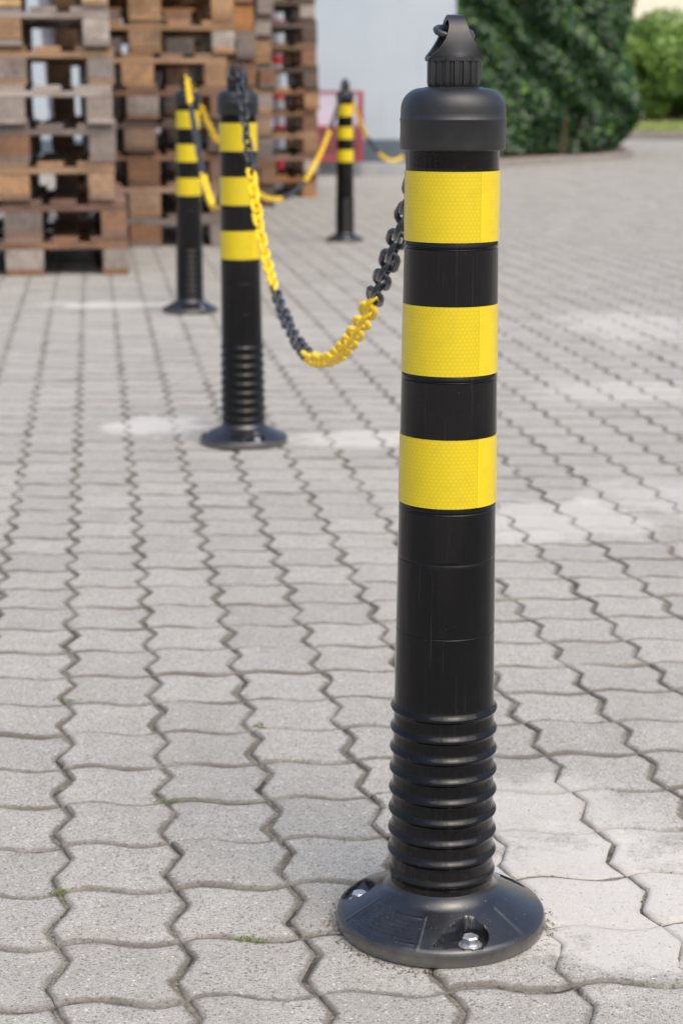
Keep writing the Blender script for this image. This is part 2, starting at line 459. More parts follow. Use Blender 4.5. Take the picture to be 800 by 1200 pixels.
def relief_mesh():
    """the small worn moulded characters on the base, too worn to read"""
    mb = MB(); random.seed(4)
    V = []; F = []
    def stroke(p, q, w_=.0007):
        (a0, r0), (a1, r1) = p, q
        def P3(a, r, up=0):
            return Vector((r*math.sin(a), -r*math.cos(a), .0160+(.0950-r)*.50+up))
        A, B = P3(a0, r0), P3(a1, r1); d = (B-A); 
        if d.length < 1e-5: return
        d.normalize(); n_ = Vector((A.x, A.y, 0)).normalized()*.53+Vector((0, 0, .85)); s_ = d.cross(n_).normalized()*w_/2
        b = len(V)
        for pt in (A, B):
            for sg, up in ((-1, -.0004), (1, -.0004), (1, .0005), (-1, .0005)): V.append(pt+s_*sg+n_*up)
        F.extend([(b, b+1, b+2, b+3), (b+7, b+6, b+5, b+4), (b, b+4, b+5, b+1), (b+1, b+5, b+6, b+2), (b+2, b+6, b+7, b+3), (b+3, b+7, b+4, b)])
    for row, r in enumerate((.0855, .0815, .0775, .0730, .0690)):
        a = R(-50)
        while a < R(-19):
            w_ = random.uniform(.0014, .0030)/r; h = .0026
            kind = random.random()
            if random.random() > .12:
                stroke((a, r), (a, r-h))
                if kind < .5: stroke((a, r), (a+w_*.8, r))
                if kind > .3: stroke((a+w_*.8, r), (a+w_*.8, r-h))
                if .2 < kind < .8: stroke((a, r-h/2), (a+w_*.8, r-h/2))
            a += w_+.0011/r
    return mesh('moulded_lettering', V, F)
def bolt_mesh():
    V = []; F = []
    bm = bmesh.new()
    def cyl(r, z0, z1, n, rot=0, r2=None):
        r *= 1.2; z0 *= 1.15; z1 *= 1.15; r2 = r2*1.2 if r2 else None
        lo = [bm.verts.new((r*math.cos(2*math.pi*i/n+rot), r*math.sin(2*math.pi*i/n+rot), z0)) for i in range(n)]
        hi = [bm.verts.new(((r2 or r)*math.cos(2*math.pi*i/n+rot), (r2 or r)*math.sin(2*math.pi*i/n+rot), z1)) for i in range(n)]
        for i in range(n): bm.faces.new((lo[i], lo[(i+1) % n], hi[(i+1) % n], hi[i]))
        return lo, hi
    lo, hi = cyl(.0088, 0, .0016, 28); bm.faces.new(hi)
    lo, hi = cyl(.0072, .0016, .0026, 24); bm.faces.new(hi)
    lo, h1 = cyl(.0064, .0026, .0078, 6, .4)
    top = [bm.verts.new((.0062*math.cos(2*math.pi*i/6+.4), .0062*math.sin(2*math.pi*i/6+.4), .0102)) for i in range(6)]
    for i in range(6): bm.faces.new((h1[i], h1[(i+1) % 6], top[(i+1) % 6], top[i]))
    bm.faces.new(top)
    me = bpy.data.meshes.new('bolt'); bm.to_mesh(me); bm.free(); me.materials.append(M['zinc']); return me
def tube_mesh():
    prof = [(.0456, .036)]
    # bellows: nine ribs
    zb = .0476; pitch = .0197
    def rad(z): return .0402+.0000+max(0, (.62-z))*.0078/.62*1.0
    z = zb
    prof.append((rad(z), z-.006))
    for k in range(9):
        c0 = zb+k*pitch
        R0 = rad(c0); b = .0032 if k else .0022
        for dz, f in ((0, 0), (.0042, 0), (.0055, .12), (.0065, .48), (.0074, .84), (.0088, 1), (.0102, .86), (.0115, .5), (.0129, .16), (.0145, 0), (.0165, 0)):
            prof.append((R0+b*f, c0+dz))
    def ring(z, d=.0009, w_=.0012, r0=None):
        r_ = r0 or rad(z)
        prof.extend([(r_, z-w_-.0025), (r_, z-w_), (r_-d*.8, z-w_*.6), (r_-d, z), (r_-d*.8, z+w_*.6), (r_, z+w_), (r_, z+w_+.0025)])
    prof.append((rad(.226), .226)); prof.append((rad(.25), .25))
    ring(.2885, .0004, .0006)
    ring(.3560, .0002, .0006)
    ring(.4010, .0010, .0012)
    bands = [(.4065, .4668), (.5218, .5812), (.6352, .6940)]
    for zl, zh in bands:
        prof.append((rad(zl)-.0004, zl-.0004)); prof.append((rad(zh)-.0004, zh+.0002))
        if zh < .69:
            nz = {.4668: .5205, .5812: .6335}[zh]
            prof.extend([(rad(zh)+.0004, zh+.0004), (rad(zh)+.0004, zh+.003)])
            ring(nz-.0040, .0011, .0010, rad(nz)+.0003)
    prof.extend([(.0399, .6945), (.0398, .697)])
    prof.append((.0398, .722))
    me = lathe('tube', prof, 128, 50); me.materials.append(M['gloss'])
    for v in me.vertices:                               # the bellows sit slightly askew
        z = v.co.z
        if .04 < z < .245: v.co.z += v.co.x*.075*min(1, (z-.04)/.012, (.245-z)/.02); return me, bands, rad
def cap_mesh():
    prof = [(.0392, .7130), (.0432, .7108), (.0445, .7118), (.0449, .7140), (.0449, .7352), (.0453, .7358), (.0453, .7368), (.0448, .7374), (.0446, .7420)]
    for i in range(1, 15):
        a = i/14*math.pi/2
        prof.append((.0250+.0196*math.cos(a)**.92, .7435+.0190*math.sin(a)**.92))
    prof += [(.0240, .7632), (.0150, .7634)]
    me = lathe('cap', prof, 112, 40); me.materials.append(M['satin']); return me
def collar_mesh():
    V = []; F = []; n = 18*8; zs = [(.7625, -.0012), (.7655, -.0002), (.7662, 0), (.7840, 0), (.7842, -.004)]
    for i in range(n):
        a = 2*math.pi*i/n; ph = (i % 8)/8
        rr = .0226 if ph < .60 else .0211
        for z, d in zs: V.append(((rr+d)*math.sin(a), -(rr+d)*math.cos(a), z))
    m = len(zs)
    for i in range(n):
        j = (i+1) % n
        for k in range(m-1): F.append((i*m+k, j*m+k, j*m+k+1, i*m+k+1))
    me = mesh('collar', V, F, True, 25); me.materials.append(M['satin']); return me
def loop_mesh():
    """skirted strap that arches from front to back over an open eye"""
    out = [(-.0232, .7842, .0236), (-.0232, .7868, .0234), (-.0222, .7890, .0215), (-.0212, .7925, .0178), (-.0203, .7970, .0143), (-.0192, .8020, .0114), (-.0174, .8080, .0091), (-.0148, .8135, .0077), (-.0108, .8180, .0069), (-.0058, .8212, .0065), (0, .8222, .0064)]
    out = out+[(-y, z, w_) for y, z, w_ in reversed(out[:-1])]
    inn = [(-.0170, .7842), (-.0170, .7868), (-.0170, .7890), (-.0168, .7925), (-.0160, .7970), (-.0148, .8020), (-.0130, .8072), (-.0105, .8115), (-.0075, .8148), (-.0040, .8170), (0, .8177)]
    inn = inn+[(-y, z) for y, z in reversed(inn[:-1])]
    V = []; F = []; q = 5
    for (yo, zo, w_), (yi, zi) in zip(out, inn):
        for s_ in range(q):                          # outer face slightly rounded across, following the collar
            u = -1+2*s_/(q-1)
            bend = (1-math.sqrt(max(0, 1-(u*w_/.0242)**2)))*.0232 if zo < .80 else 0
            bend *= max(0, (.800-zo)/.016) if zo < .80 else 0; bend = min(bend, abs(yo)*.95)
            V.append((u*w_, yo-math.copysign(bend, yo), zo))
        for s_ in range(q):
            u = 1-2*s_/(q-1)
            bend = (1-math.sqrt(max(0, 1-(u*w_/.0242)**2)))*.0232*max(0, min(1, (.800-zo)/.016)); bend = min(bend, abs(yi)*.9)
            V.append((u*w_*.97, yi-math.copysign(bend, yi), zi))
    k = 2*q
    for i in range(len(out)-1):
        for s_ in range(k):
            F.append((i*k+s_, (i+1)*k+s_, (i+1)*k+(s_+1) % k, i*k+(s_+1) % k))
    F.append(tuple(range(k))); F.append(tuple(reversed([(len(out)-1)*k+i for i in range(k)])))
    # floor of the eye
    n = 40; b = len(V)
    for z, r in ((.7842, .0232), (.7872, .0232), (.7880, .0222)):
        for i in range(n): V.append((r*math.sin(2*math.pi*i/n), -r*math.cos(2*math.pi*i/n), z))
    for lv in range(2):
        for i in range(n): F.append((b+lv*n+i, b+lv*n+(i+1) % n, b+(lv+1)*n+(i+1) % n, b+(lv+1)*n+i))
    F.append(tuple(b+2*n+i for i in range(n)))
    bm = bmesh.new(); me = mesh('chain_eye', V, F); bm.from_mesh(me); bmesh.ops.recalc_face_normals(bm, faces=bm.faces[:]); bm.to_mesh(me); bm.free()
    me.polygons.foreach_set('use_smooth', [True]*len(me.polygons)); me.set_sharp_from_angle(angle=R(42))
    me.materials.append(M['satin']); return me

def make_post():
    root = empty('warning_post')
    bme, bolts = base_mesh()
    b = link_mesh('base', bme, root)
    link_mesh('moulded_lettering', relief_mesh(), b, M['rubber'])
    bo = bolt_mesh()
    for a in bolts:
        x = link_mesh('bolt', bo, b, None, (.0775*math.sin(a), -.0775*math.cos(a), .0118)); x.rotation_euler = (0, 0, a*3)
    tm, bands, rad = tube_mesh()
    link_mesh('tube', tm, root)
    for zl, zh in bands:
        pr = [(rad(zl)-.0003, zl), (rad(zl)+.0007, zl), (rad(zh)+.0007, zh), (rad(zh)-.0003, zh)]
        me = lathe('reflective_band', pr, 112, 30); me.materials.append(M['band']); link_mesh('reflective_band', me, root)
    link_mesh('cap', cap_mesh(), root); c = link_mesh('collar', collar_mesh(), root)
    link_mesh('chain_eye', loop_mesh(), root)
    return root
POSTS = [((.0927, 1.592), -2, 9, (0, .15), 'nearest and largest black post with three yellow reflective bands, in sharp focus'),
         ((-.2165, 4.005), 6, 84, (0, -.35), 'second nearest banded post, a chain hanging down the front of its face'),
         ((-.534, 6.48), 20, 40, (0, .35), 'banded post left of the second one, before the pallets, yellow chain on top'),
         ((.0180, 9.60), -10, 30, (0, 0), 'small distant banded post in front of the red framed board at the wall'),
         ((.585, 11.6), 12, 20, (0, 0), 'farthest banded post, hidden behind the nearest post')]
proto = make_post(); posts = []
for i, ((x, y), rz, eye, (lx, ly), lab) in enumerate(POSTS):
    o = proto if i == 0 else copy_tree(proto)
    o.location = (x, y, .0005); o.rotation_euler = (R(lx), R(ly), R(rz))
    for ch in o.children:
        if ch.name.startswith(('chain_eye',)): ch.rotation_euler = (0, 0, R(eye-rz))
    tag(o, lab, 'bollard', 'black and yellow chain posts'); posts.append(o)

# ------------------------------------------------------------------ chains
def link_shape(name, mat, L=.0425, W=.0245, w_=.0034, seg=5, cs=10):
    V = []; F = []; path = []
    rc = W/2-w_; hl = L/2-w_-rc
    for sgn in (1, -1):
        for i in range(seg+1):
            a = -math.pi/2+math.pi*i/seg
            p = (hl+rc*math.cos(a), rc*math.sin(a)) if sgn == 1 else (-hl-rc*math.cos(a), -rc*math.sin(a))
            path.append(p)
    n = len(path)
    for i, (x, y) in enumerate(path):
        x0, y0 = path[i-1]; x1, y1 = path[(i+1) % n]
        t = Vector((x1-x0, y1-y0, 0)).normalized(); nn = Vector((t.y, -t.x, 0))
        for c in range(cs):
            a = 2*math.pi*(c+.5)/cs
            q = Vector((x, y, 0))+nn*math.cos(a)*w_+Vector((0, 0, 1))*math.sin(a)*w_
            V.append(q)
    for i in range(n):
        j = (i+1) % n
        for c in range(cs): F.append((i*cs+c, j*cs+c, j*cs+(c+1) % cs, i*cs+(c+1) % cs))
    bm = bmesh.new(); me = mesh(name, V, F); bm.from_mesh(me); bmesh.ops.recalc_face_normals(bm, faces=bm.faces[:]); bm.to_mesh(me); bm.free()
    me.polygons.foreach_set('use_smooth', [True]*len(me.polygons)); me.set_sharp_from_angle(angle=R(50))
    me.materials.append(mat); return me
LY, LK = link_shape('yellow_link', M['cy']), link_shape('black_link', M['ck'])
def catenary(span, sag):
    lo, hi = .05, 200.
    for _ in range(80):
        a = (lo+hi)/2
        if a*(math.cosh(min(300, span/2/a))-1) > sag: lo = a
        else: hi = a
    return a
def chain(A, B, sag, segs, label, skew=0., roll0=45, drop=0., through=None):
    """segs = [(fraction of the span where the colour ends, is_yellow)...]"""
    A, B = Vector(A), Vector(B); d = B-A; span = math.hypot(d.x, d.y)
    a = catenary(span, sag); N = 1500; pts = []
    for i in range(N+1):
        s = i/N
        z = a*(math.cosh((s-.5)*span/a)-math.cosh(span/2/a))
        z += skew*math.sin(2*math.pi*s)-drop*math.exp(-((s-.8)/.13)**2)
        p = A.lerp(B, s)+Vector((0, 0, z)); pts.append(p)
    cum = [0]
    for p, q in zip(pts, pts[1:]): cum.append(cum[-1]+(q-p).length)
    n = round(cum[-1]/.0285); pitch = cum[-1]/n
    root = empty('chain', tuple(A)); tag(root, label, 'chain', 'plastic chains between the posts')
    rr = random.Random(label)
    k = 0
    for i in range(n):
        tgt = (i+.5)*pitch
        while cum[k+1] < tgt: k += 1
        f = (tgt-cum[k])/(cum[k+1]-cum[k]); p = pts[k].lerp(pts[k+1], f); s = (k+f)/N
        t = (pts[min(N, k+8)]-pts[max(0, k-8)]).normalized()
        yel = [y for lim, y in segs if s <= lim][0]
        X = t; Y = Vector((0, 0, 1)).cross(X).normalized(); Z = X.cross(Y)
        ang = R(roll0+(90 if i % 2 else 0)+rr.uniform(-14, 14))
        Y2 = Y*math.cos(ang)+Z*math.sin(ang); Z2 = X.cross(Y2)
        Mx = Matrix((X, Y2, Z2)).transposed().to_4x4()
        tilt = Matrix.Rotation(R(rr.uniform(-5, 5)), 4, 'Z')@Matrix.Rotation(R(rr.uniform(-4, 4)), 4, 'Y')
        o = bpy.data.objects.new('link', LY if yel else LK); col.objects.link(o); o.parent = root
        o.matrix_local = Matrix.Translation(p-A)@Mx@tilt
        o['label'] = 'yellow link' if yel else 'black link'
    if through:                                                       # the end link lies crosswise through the eye
        (x, y, z), ang = through
        o = bpy.data.objects.new('link', LK); col.objects.link(o); o.parent = root
        o.matrix_local = Matrix.Translation(Vector((x, y, z))-A)@Matrix.Rotation(ang, 4, 'Z')@Matrix.Rotation(R(24), 4, 'X')@Matrix.Rotation(R(7), 4, 'Y')@Matrix.Scale(.86, 4)
        o['label'] = 'black end link'
    return root
ez = .8075
def eye(i, dx=0, dy=0, dz=0): (x, y) = POSTS[i][0]; return (x+dx, y+dy, ez+dz)
chain(eye(0, .004, .017, -.003), eye(1, .000, -.012), .432, [(.19, 0), (.475, 1), (.68, 0), (.885, 1), (1.01, 0)],
      'nearest chain, black and yellow, sagging low between the two nearest posts', roll0=38, drop=.028,
      through=((.0927+.0015, 1.590, .8080), R(8)))
chain(eye(1, -.004, .012), eye(2, .004, -.01), .33, [(.3, 0), (.60, 1), (.90, 0), (1.01, 1)],
      'yellow and black chain from the second post back to the post by the left pallets', skew=-.05)
chain(eye(2, .008, .006), eye(3, -.004, -.004), .50, [(.13, 1), (.3, 0), (.5, 1), (.665, 0), (.87, 1), (1.01, 0)],
      'chain sagging before the pallets, behind the second post, up to the small distant post')
chain(eye(3, .006, .006), eye(4, -.006, -.006), .43, [(.2, 1), (.32, 0), (.6, 1), (.8, 0), (1.01, 1)],
      'farthest chain, leaving the distant post towards the right in front of the wall')

# ------------------------------------------------------------------ pallets
TONES = dict(new=(206, 170, 118), tan=(176, 140, 104), brown=(146, 108, 80), red=(132, 96, 78), grey=(140, 130, 124), pale=(168, 160, 154), dark=(100, 84, 74), orange=(186, 132, 78))
WM = {k: [mat_wood('wood_%s_%s' % (k, n), s2l(c), a) for a, n in (('x', 'cross'), ('y', 'long'), ('b', 'block'))] for k, c in TONES.items()}
def board_me(name, *b):
    return MB().box(*b).mesh(name, .002, 1)
S = 1.09
def E_(*v): return [q*S for q in v]
PW, PL = .8, 1.2
bx = [(-.4, -.3), (-.0725, .0725), (.3, .4)]; by = [(0, .145), (.5275, .6725), (1.055, 1.2)]
dx = [(-.4, -.255), (-.205, -.105), (-.0725, .0725), (.105, .205), (.255, .4)]
PALMESH = {}
def pallet(tone, variant=0):
    wx, wy, wb = WM[tone]
    root = empty('pallet')
    def part(name, key, box, mat):
        kk = (key, tone)
        if kk not in PALMESH:
            PALMESH[kk] = board_me(name, *E_(*box)); PALMESH[kk].materials.append(mat)
        o = bpy.data.objects.new(name, PALMESH[kk]); col.objects.link(o); o.parent = root
        o.location = (random.uniform(-.003, .003), random.uniform(-.004, .004), 0)
        return o
    for i, (x0, x1) in enumerate(bx): part('bottom_board', 'b%d' % i, (x0, x1, 0, 1.2, 0, .0215), wy)
    for i, (x0, x1) in enumerate(bx):
        for j, (y0, y1) in enumerate(by):
            o = part('block', 'k%d%d' % (i, j), (x0, x1, y0, y1, .022, .0995), wb)
            if random.random() < .35:
                o.data = PALMESH.setdefault(('k%d%d' % (i, j), 'alt'+tone), o.data.copy()); 
                if o.data.materials[0] == wb: o.data.materials[0] = WM[random.choice(['tan', 'grey', 'brown', 'pale'])][2]
    for j, (y0, y1) in enumerate(by): part('stringer_board', 's%d' % j, (-.4, .4, y0, y1, .100, .1215), wx)
    for i, (x0, x1) in enumerate(dx):
        if random.random() < .05 and i in (1, 3): continue
        part('deck_board', 'd%d' % i, (x0, x1, .014, 1.186, .122, .1435), wy)
    return root
STACKS = [  # x of right near edge, y of near end, tones from the ground upwards, description
    (-.950, 7.83, ['brown', 'red', 'tan', 'grey', 'pale', 'tan', 'pale', 'new', 'tan'], 'leftmost nearest stack', [.05, .045, 0, .004, 0, .006, -.004, -.008, 0]),
    (-.546, 9.30, ['grey', 'tan', 'brown', 'dark', 'brown', 'tan', 'tan', 'tan', 'brown'], 'wide stack behind the leftmost', [0, .0, .0, -.01, .005, -.02, .02, .02, 0]),
    (-.505, 10.9, ['dark', 'brown', 'grey', 'dark', 'tan', 'brown', 'grey', 'orange', 'brown', 'tan'], 'middle stack peeping out behind the wide one', None),
    (-.452, 12.47, ['dark', 'brown', 'grey', 'tan', 'tan', 'grey', 'tan', 'dark', 'grey', 'brown'], 'narrow stack just right of the second post', None),
    (-.176, 13.70, ['orange', 'brown', 'tan', 'brown', 'orange', 'dark', 'brown', 'dark', 'dark', 'orange', 'brown'], 'farthest stack beside the pale wall', None)]
RZ = R(7.6)
ORD = ['bottom', 'second', 'third', 'fourth', 'fifth', 'sixth', 'seventh', 'eighth', 'ninth', 'tenth', 'top']
for si, (xr, yf, tones, desc, offs) in enumerate(STACKS):
    for k, tn in enumerate(tones):
        p = pallet(tn)
        off = offs[k] if offs else random.uniform(-.018, .018)
        cx = xr+off-.4*S*math.cos(RZ); cy = yf-.4*S*math.sin(RZ)+random.uniform(-.02, .02)
        p.location = (cx, cy, k*.1440*S+.001); p.rotation_euler = (0, 0, RZ+R(random.uniform(-.8, .8)))
        word = {'new': 'pale yellow', 'tan': 'tan', 'brown': 'brown', 'red': 'reddish brown', 'grey': 'weathered grey', 'pale': 'whitish grey', 'dark': 'dark', 'orange': 'orange brown'}[tn]
        tag(p, '%s pallet, %s in the %s' % (word, ORD[k]+(' from ground' if 0 < k < len(tones)-1 else ''), desc), 'pallet', 'stacked wooden pallets')

# ------------------------------------------------------------------ pipes leaning among the stacks
def tube_between(name, A, B, r, mats, rings, label, cat):
    A, B = Vector(A), Vector(B); L = (B-A).length
    root = empty(name, tuple(A)); root.rotation_euler = (B-A).to_track_quat('Z', 'Y').to_euler()
    tag(root, label, cat)
    prof = [(r*.8, 0), (r, 0), (r, L), (r*.8, L), (r*.8, L-.1)]
    me = lathe(name, prof, 32, 40); me.materials.append(mats[0]); link_mesh('pipe_wall', me, root)
    z = .05
    for i in range(rings):
        z = (i+.5)*L/rings
        h = L/rings*.06 if len(mats) > 1 and mats[1] is not mats[0] and len(mats) < 3 else L/rings*.25
        pr = [(r, z), (r*1.09, z), (r*1.09, z+h), (r, z+h)]
        me = lathe('sleeve', pr, 32, 40); me.materials.append(mats[-1]); link_mesh('sleeve', me, root)
white = mat_plain('white_plastic', s2l((150, 150, 156)), .45, .08, 6, .05)
grey_p = mat_plain('grey_plastic', s2l((150, 150, 154)), .5, .1, 6, .05)
red = mat_plain('red_paint', s2l((176, 30, 44)), .5, .12, 5, .1)
tube_between('pipe', (-1.49, 10.15, 0), (-1.575, 10.1, 1.5), .050, (white, grey_p), 12, 'thick white plastic pipe upright behind the leftmost pallets', 'pipe')
tube_between('pipe', (-1.26, 9.31, 0), (-1.275, 9.31, 1.4), .024, (white, grey_p), 8, 'thin white plastic pipe upright between the two left pallet stacks', 'pipe')
tube_between('pole', (-.50, 15.35, 0), (-.55, 15.35, 1.95), .045, (white, red, red), 7, 'white pole with red rings behind the farthest pallet stack', 'pole')

# ------------------------------------------------------------------ wall building
def mat_render():
    t = NT('pale_render'); P = t.coord('Object')
    a = t.noise(P, .8, 5, .6); b = t.noise(P, 60, 4, .7)
    c = t.ramp(a, [(.3, s2l((160, 170, 178))), (.7, s2l((174, 183, 190)))])
    st = t.noise(t.n('Mapping', i_Vector=P, i_Scale=(3, 3, .35)).outputs[0], 1.5, 5, .7)
    c = t.mix(t.ramp(st, [(.55, 0), (.8, .25)]), c, s2l((150, 156, 158)))
    return t.out(Base_Color=c, Roughness=.9, Normal=t.bump(b, .6, .006))
bld = empty('building', (0, 17.4, 0)); tag(bld, 'pale blue rendered building wall with a dark plinth behind the pallets', 'building')
link_mesh('wall', MB().box(-9, 1.05, 0, 8, .315, 3.4).mesh('wall', .01, 1), bld, mat_render())
link_mesh('plinth', MB().box(-9.02, 1.07, -.025, 8, .118, .313).mesh('plinth', .006, 1), bld, mat_plain('plinth_paint', s2l((78, 90, 100)), .8, .15, 3, .4))
link_mesh('footing', MB().box(-9.1, 1.10, -.10, 8, -.05, .116).mesh('footing', .01, 1), bld, mat_plain('footing_concrete', s2l((146, 148, 150)), .9, .12, 5, .5))
link_mesh('roof', MB().box(-9.3, 1.35, -.35, 8.3, 3.402, 3.6).mesh('roof', .02, 1), bld, mat_plain('roof_edge', s2l((96, 96, 98)), .8, .1, 3, .3))

# red framed board with a pale panel standing at the wall
br = empty('barrier_board', (-.085, 17.12, 0)); tag(br, 'red framed board with pale upper panel standing at the wall', 'barrier')
fr = MB()
fr.box(-.29, -.255, -.02, .02, .13, .765); fr.box(.235, .285, -.02, .02, .13, .765)
fr.box(-.253, .233, -.018, .018, .742, .765); fr.box(-.253, .233, -.018, .018, .42, .455); fr.box(-.253, .233, -.018, .018, .13, .185)
faded = mat_plain('faded_red_paint', s2l((142, 58, 66)), .6, .15, 5, .1)
link_mesh('frame', fr.mesh('frame', .004, 1), br, faded)
link_mesh('upper_panel', MB().box(-.252, .232, -.006, .006, .457, .740).mesh('upper_panel'), br, mat_plain('pale_pink_panel', s2l((182, 172, 184)), .6, .06, 4, .1))
link_mesh('lower_panel', MB().box(-.252, .232, -.006, .006, .187, .418).mesh('lower_panel'), br, mat_plain('dark_red_panel', s2l((112, 54, 60)), .6, .15, 6, .1))
for x in (-.25, .24):
    lg = MB(); lg.box(x-.018, x+.018, -.015, .015, .02, .128); lg.box(x-.03, x+.03, -.14, .14, -.002, .019)
    link_mesh('foot', lg.mesh('foot', .003, 1), br, mat_plain('foot_grey', s2l((110, 112, 114)), .7, .1, 5, .2))

# ------------------------------------------------------------------ vegetation
rng = np.random.default_rng(21)
def leaf_cloud(name, centers, size, mat, parent, normals=None, up=.25, fold=.25, aspect=.55):
    """many small folded leaves; centers is an (n,3) array"""
    n = len(centers)
    th = rng.uniform(0, 2*np.pi, n)
    if normals is None: nrm_ = rng.normal(0, 1, (n, 3)); nrm_[:, 2] = np.abs(nrm_[:, 2])+up
    else: nrm_ = normals+rng.normal(0, .55, (n, 3)); nrm_[:, 2] += up
    nrm_ /= np.linalg.norm(nrm_, axis=1)[:, None]
    t = np.cross(nrm_, rng.normal(0, 1, (n, 3))); t /= np.linalg.norm(t, axis=1)[:, None]
    b = np.cross(nrm_, t)
    s = size*rng.uniform(.6, 1.25, n)[:, None]
    P0 = centers-t*s*.5; P3 = centers+t*s*.5
    L1 = centers-t*s*.08+b*s*aspect*.5+nrm_*s*fold*.4; R1 = centers-t*s*.08-b*s*aspect*.5+nrm_*s*fold*.4
    V = np.stack([P0, L1, P3, R1, centers+t*0], 1).reshape(-1, 3)
    i = np.arange(n)*5
    F = np.stack([i, i+4, i+1, i+1, i+4, i+2, i, i+3, i+4, i+4, i+3, i+2], 1).reshape(-1, 3)
    me = bpy.data.meshes.new(name); me.vertices.add(len(V)); me.vertices.foreach_set('co', V.astype(np.float32).ravel())
    me.loops.add(F.size); me.loops.foreach_set('vertex_index', F.ravel().astype(np.int32))
    me.polygons.add(len(F)); me.polygons.foreach_set('loop_start', (np.arange(len(F))*3).astype(np.int32))
    me.update(calc_edges=True)
    a = me.attributes.new('rnd', 'FLOAT', 'FACE'); a.data.foreach_set('value', np.repeat(rng.uniform(0, 1, n), 4).astype(np.float32))
    me.materials.append(mat)
    return link_mesh(name, me, parent)
def stems(name, pts, parent):
    V = []; F = []
    for (A, B, r0, r1) in pts:
        A, B = Vector(A), Vector(B); d = (B-A).normalized(); u = d.orthogonal().normalized(); v = d.cross(u); b = len(V)
        for p, r in ((A, r0), ((A+B)/2+Vector((random.uniform(-.03, .03), random.uniform(-.03, .03), 0)), (r0+r1)/2), (B, r1)):
            for i in range(7):
                a = 2*math.pi*i/7; V.append(p+u*math.cos(a)*r+v*math.sin(a)*r)
        for l in range(2):
            for i in range(7): F.append((b+l*7+i, b+l*7+(i+1) % 7, b+(l+1)*7+(i+1) % 7, b+(l+1)*7+i))
    return link_mesh(name, mesh(name, V, F, True), parent, M['bark'])
lf_dark = mat_leaf('hedge_leaf', [(15, 34, 17), (26, 54, 26), (36, 69, 33), (43, 80, 40), (30, 60, 32), (98, 132, 54)], .42)
lf_light = mat_leaf('shrub_leaf', [(66, 96, 34), (90, 122, 46), (114, 144, 54), (134, 162, 70)], .5)
# the big clipped hedge: bulging mass of leaves over stems, sparse gaps into a dark inside
hd = empty('hedge', (2.2, 21.6, 0)); tag(hd, 'big dark green clipped laurel hedge right of the wall', 'hedge')
def hedge_points(n, x0, x1, y0, y1, z0, z1, slant):
    P = rng.uniform(0, 1, (n, 3))
    face = rng.choice(5, n, p=[.5, .14, .1, .16, .10])
    dep = rng.exponential(.10, n)
    X = x0+(x1-x0)*P[:, 0]; Y = y0+(y1-y0)*P[:, 1]; Z = z0+(z1-z0)*P[:, 2]
    Nn = np.zeros((n, 3))
    m = face == 0; Y[m] = y0+dep[m]; Nn[m] = (0, -1, .3)
    m = face == 1; X[m] = x1-dep[m]; Nn[m] = (1, 0, .3)
    m = face == 2; X[m] = x0+dep[m]; Nn[m] = (-1, 0, .3)
    m = face == 3; Z[m] = z1-dep[m]; Nn[m] = (0, 0, 1)
    m = face == 4; Y[m] = y1-dep[m]; Nn[m] = (0, 1, .3)
    # bulges
    bu = .13*np.sin(X*3.1+Z*2.2)+.10*np.sin(X*5.7-Z*4.1+1)+.06*np.sin(X*11+Z*9)
    Y = Y+bu; 
    Y = Y+slant*(X-x0)
    X = X+.10*np.sin(Z*3.7+Y*2)+.05*np.sin(Z*9+Y*6)-np.clip(.55-Z, 0, 1)*.55*(X > (x0+x1)/2)
    gap = np.sin(X*7.3+1.3)*np.sin(Z*8.1+.4)+.5*np.sin(X*17+Z*13)
    keep = (gap > -.75) | (rng.uniform(size=n) < .35)
    return np.c_[X, Y, Z][keep], Nn[keep]
hc, hn = hedge_points(42000, -1.0, 1.10, -1.05, 2.2, .10, 2.9, .45)
leaf_cloud('leaves', hc, .108, lf_dark, hd, hn, up=.3)
ip = np.c_[rng.uniform(-.85, .95, 9000), rng.uniform(-.6, 2.0, 9000), rng.uniform(.15, 2.7, 9000)]; ip[:, 1] += .45*(ip[:, 0]+1)
leaf_cloud('inner_leaves', ip, .13, lf_dark, hd)
stems('stems', [((x, y, -.02), (x+random.uniform(-.2, .2), y+random.uniform(-.2, .2), 2.0), .035, .012) for x in np.arange(-.8, .9, .22) for y in (-.2, .6, 1.3)], hd)
# planting bed with a low kerb
kp = [(1.18, 17.2), (1.30, 18.1), (1.62, 19.0), (2.25, 20.05), (3.0, 20.95), (3.42, 21.9), (3.6, 23.2), (3.7, 26)]
def strip(name, pts, wd, z0, z1, mat):
    V = []; F = []
    for i, (x, y) in enumerate(pts):
        a = Vector(pts[max(0, i-1)]); b = Vector(pts[min(len(pts)-1, i+1)]); d = (b-a).normalized(); n_ = Vector((-d.y, d.x))*wd
        V += [(x, y, z0), (x, y, z1-.01), (x+n_.x*.1, y+n_.y*.1, z1), (x+n_.x*.9, y+n_.y*.9, z1), (x+n_.x, y+n_.y, z1-.01), (x+n_.x, y+n_.y, z0)]
    for i in range(len(pts)-1):
        for k in range(5): F.append((i*6+k, (i+1)*6+k, (i+1)*6+k+1, i*6+k+1))
    F.append((5, 4, 3, 2, 1, 0)); b = (len(pts)-1)*6; F.append(tuple(b+i for i in range(6)))
    return link_mesh(name, mesh(name, V, F), None, mat)
kerb_m = mat_plain('kerb_stone', s2l((132, 126, 120)), .9, .12, 6, .4)
tag(strip('bed_kerb', kp, .10, -.05, .075, kerb_m), kind='structure')
V = [(x-.09, y+.03, .05) for x, y in kp]+[(1.18, 26, .05)]
tag(link_mesh('soil', mesh('soil', V, [tuple(range(len(V)))]), None, mat_plain('soil', s2l((104, 86, 66)), .95, .3, 6, .8)), kind='structure')
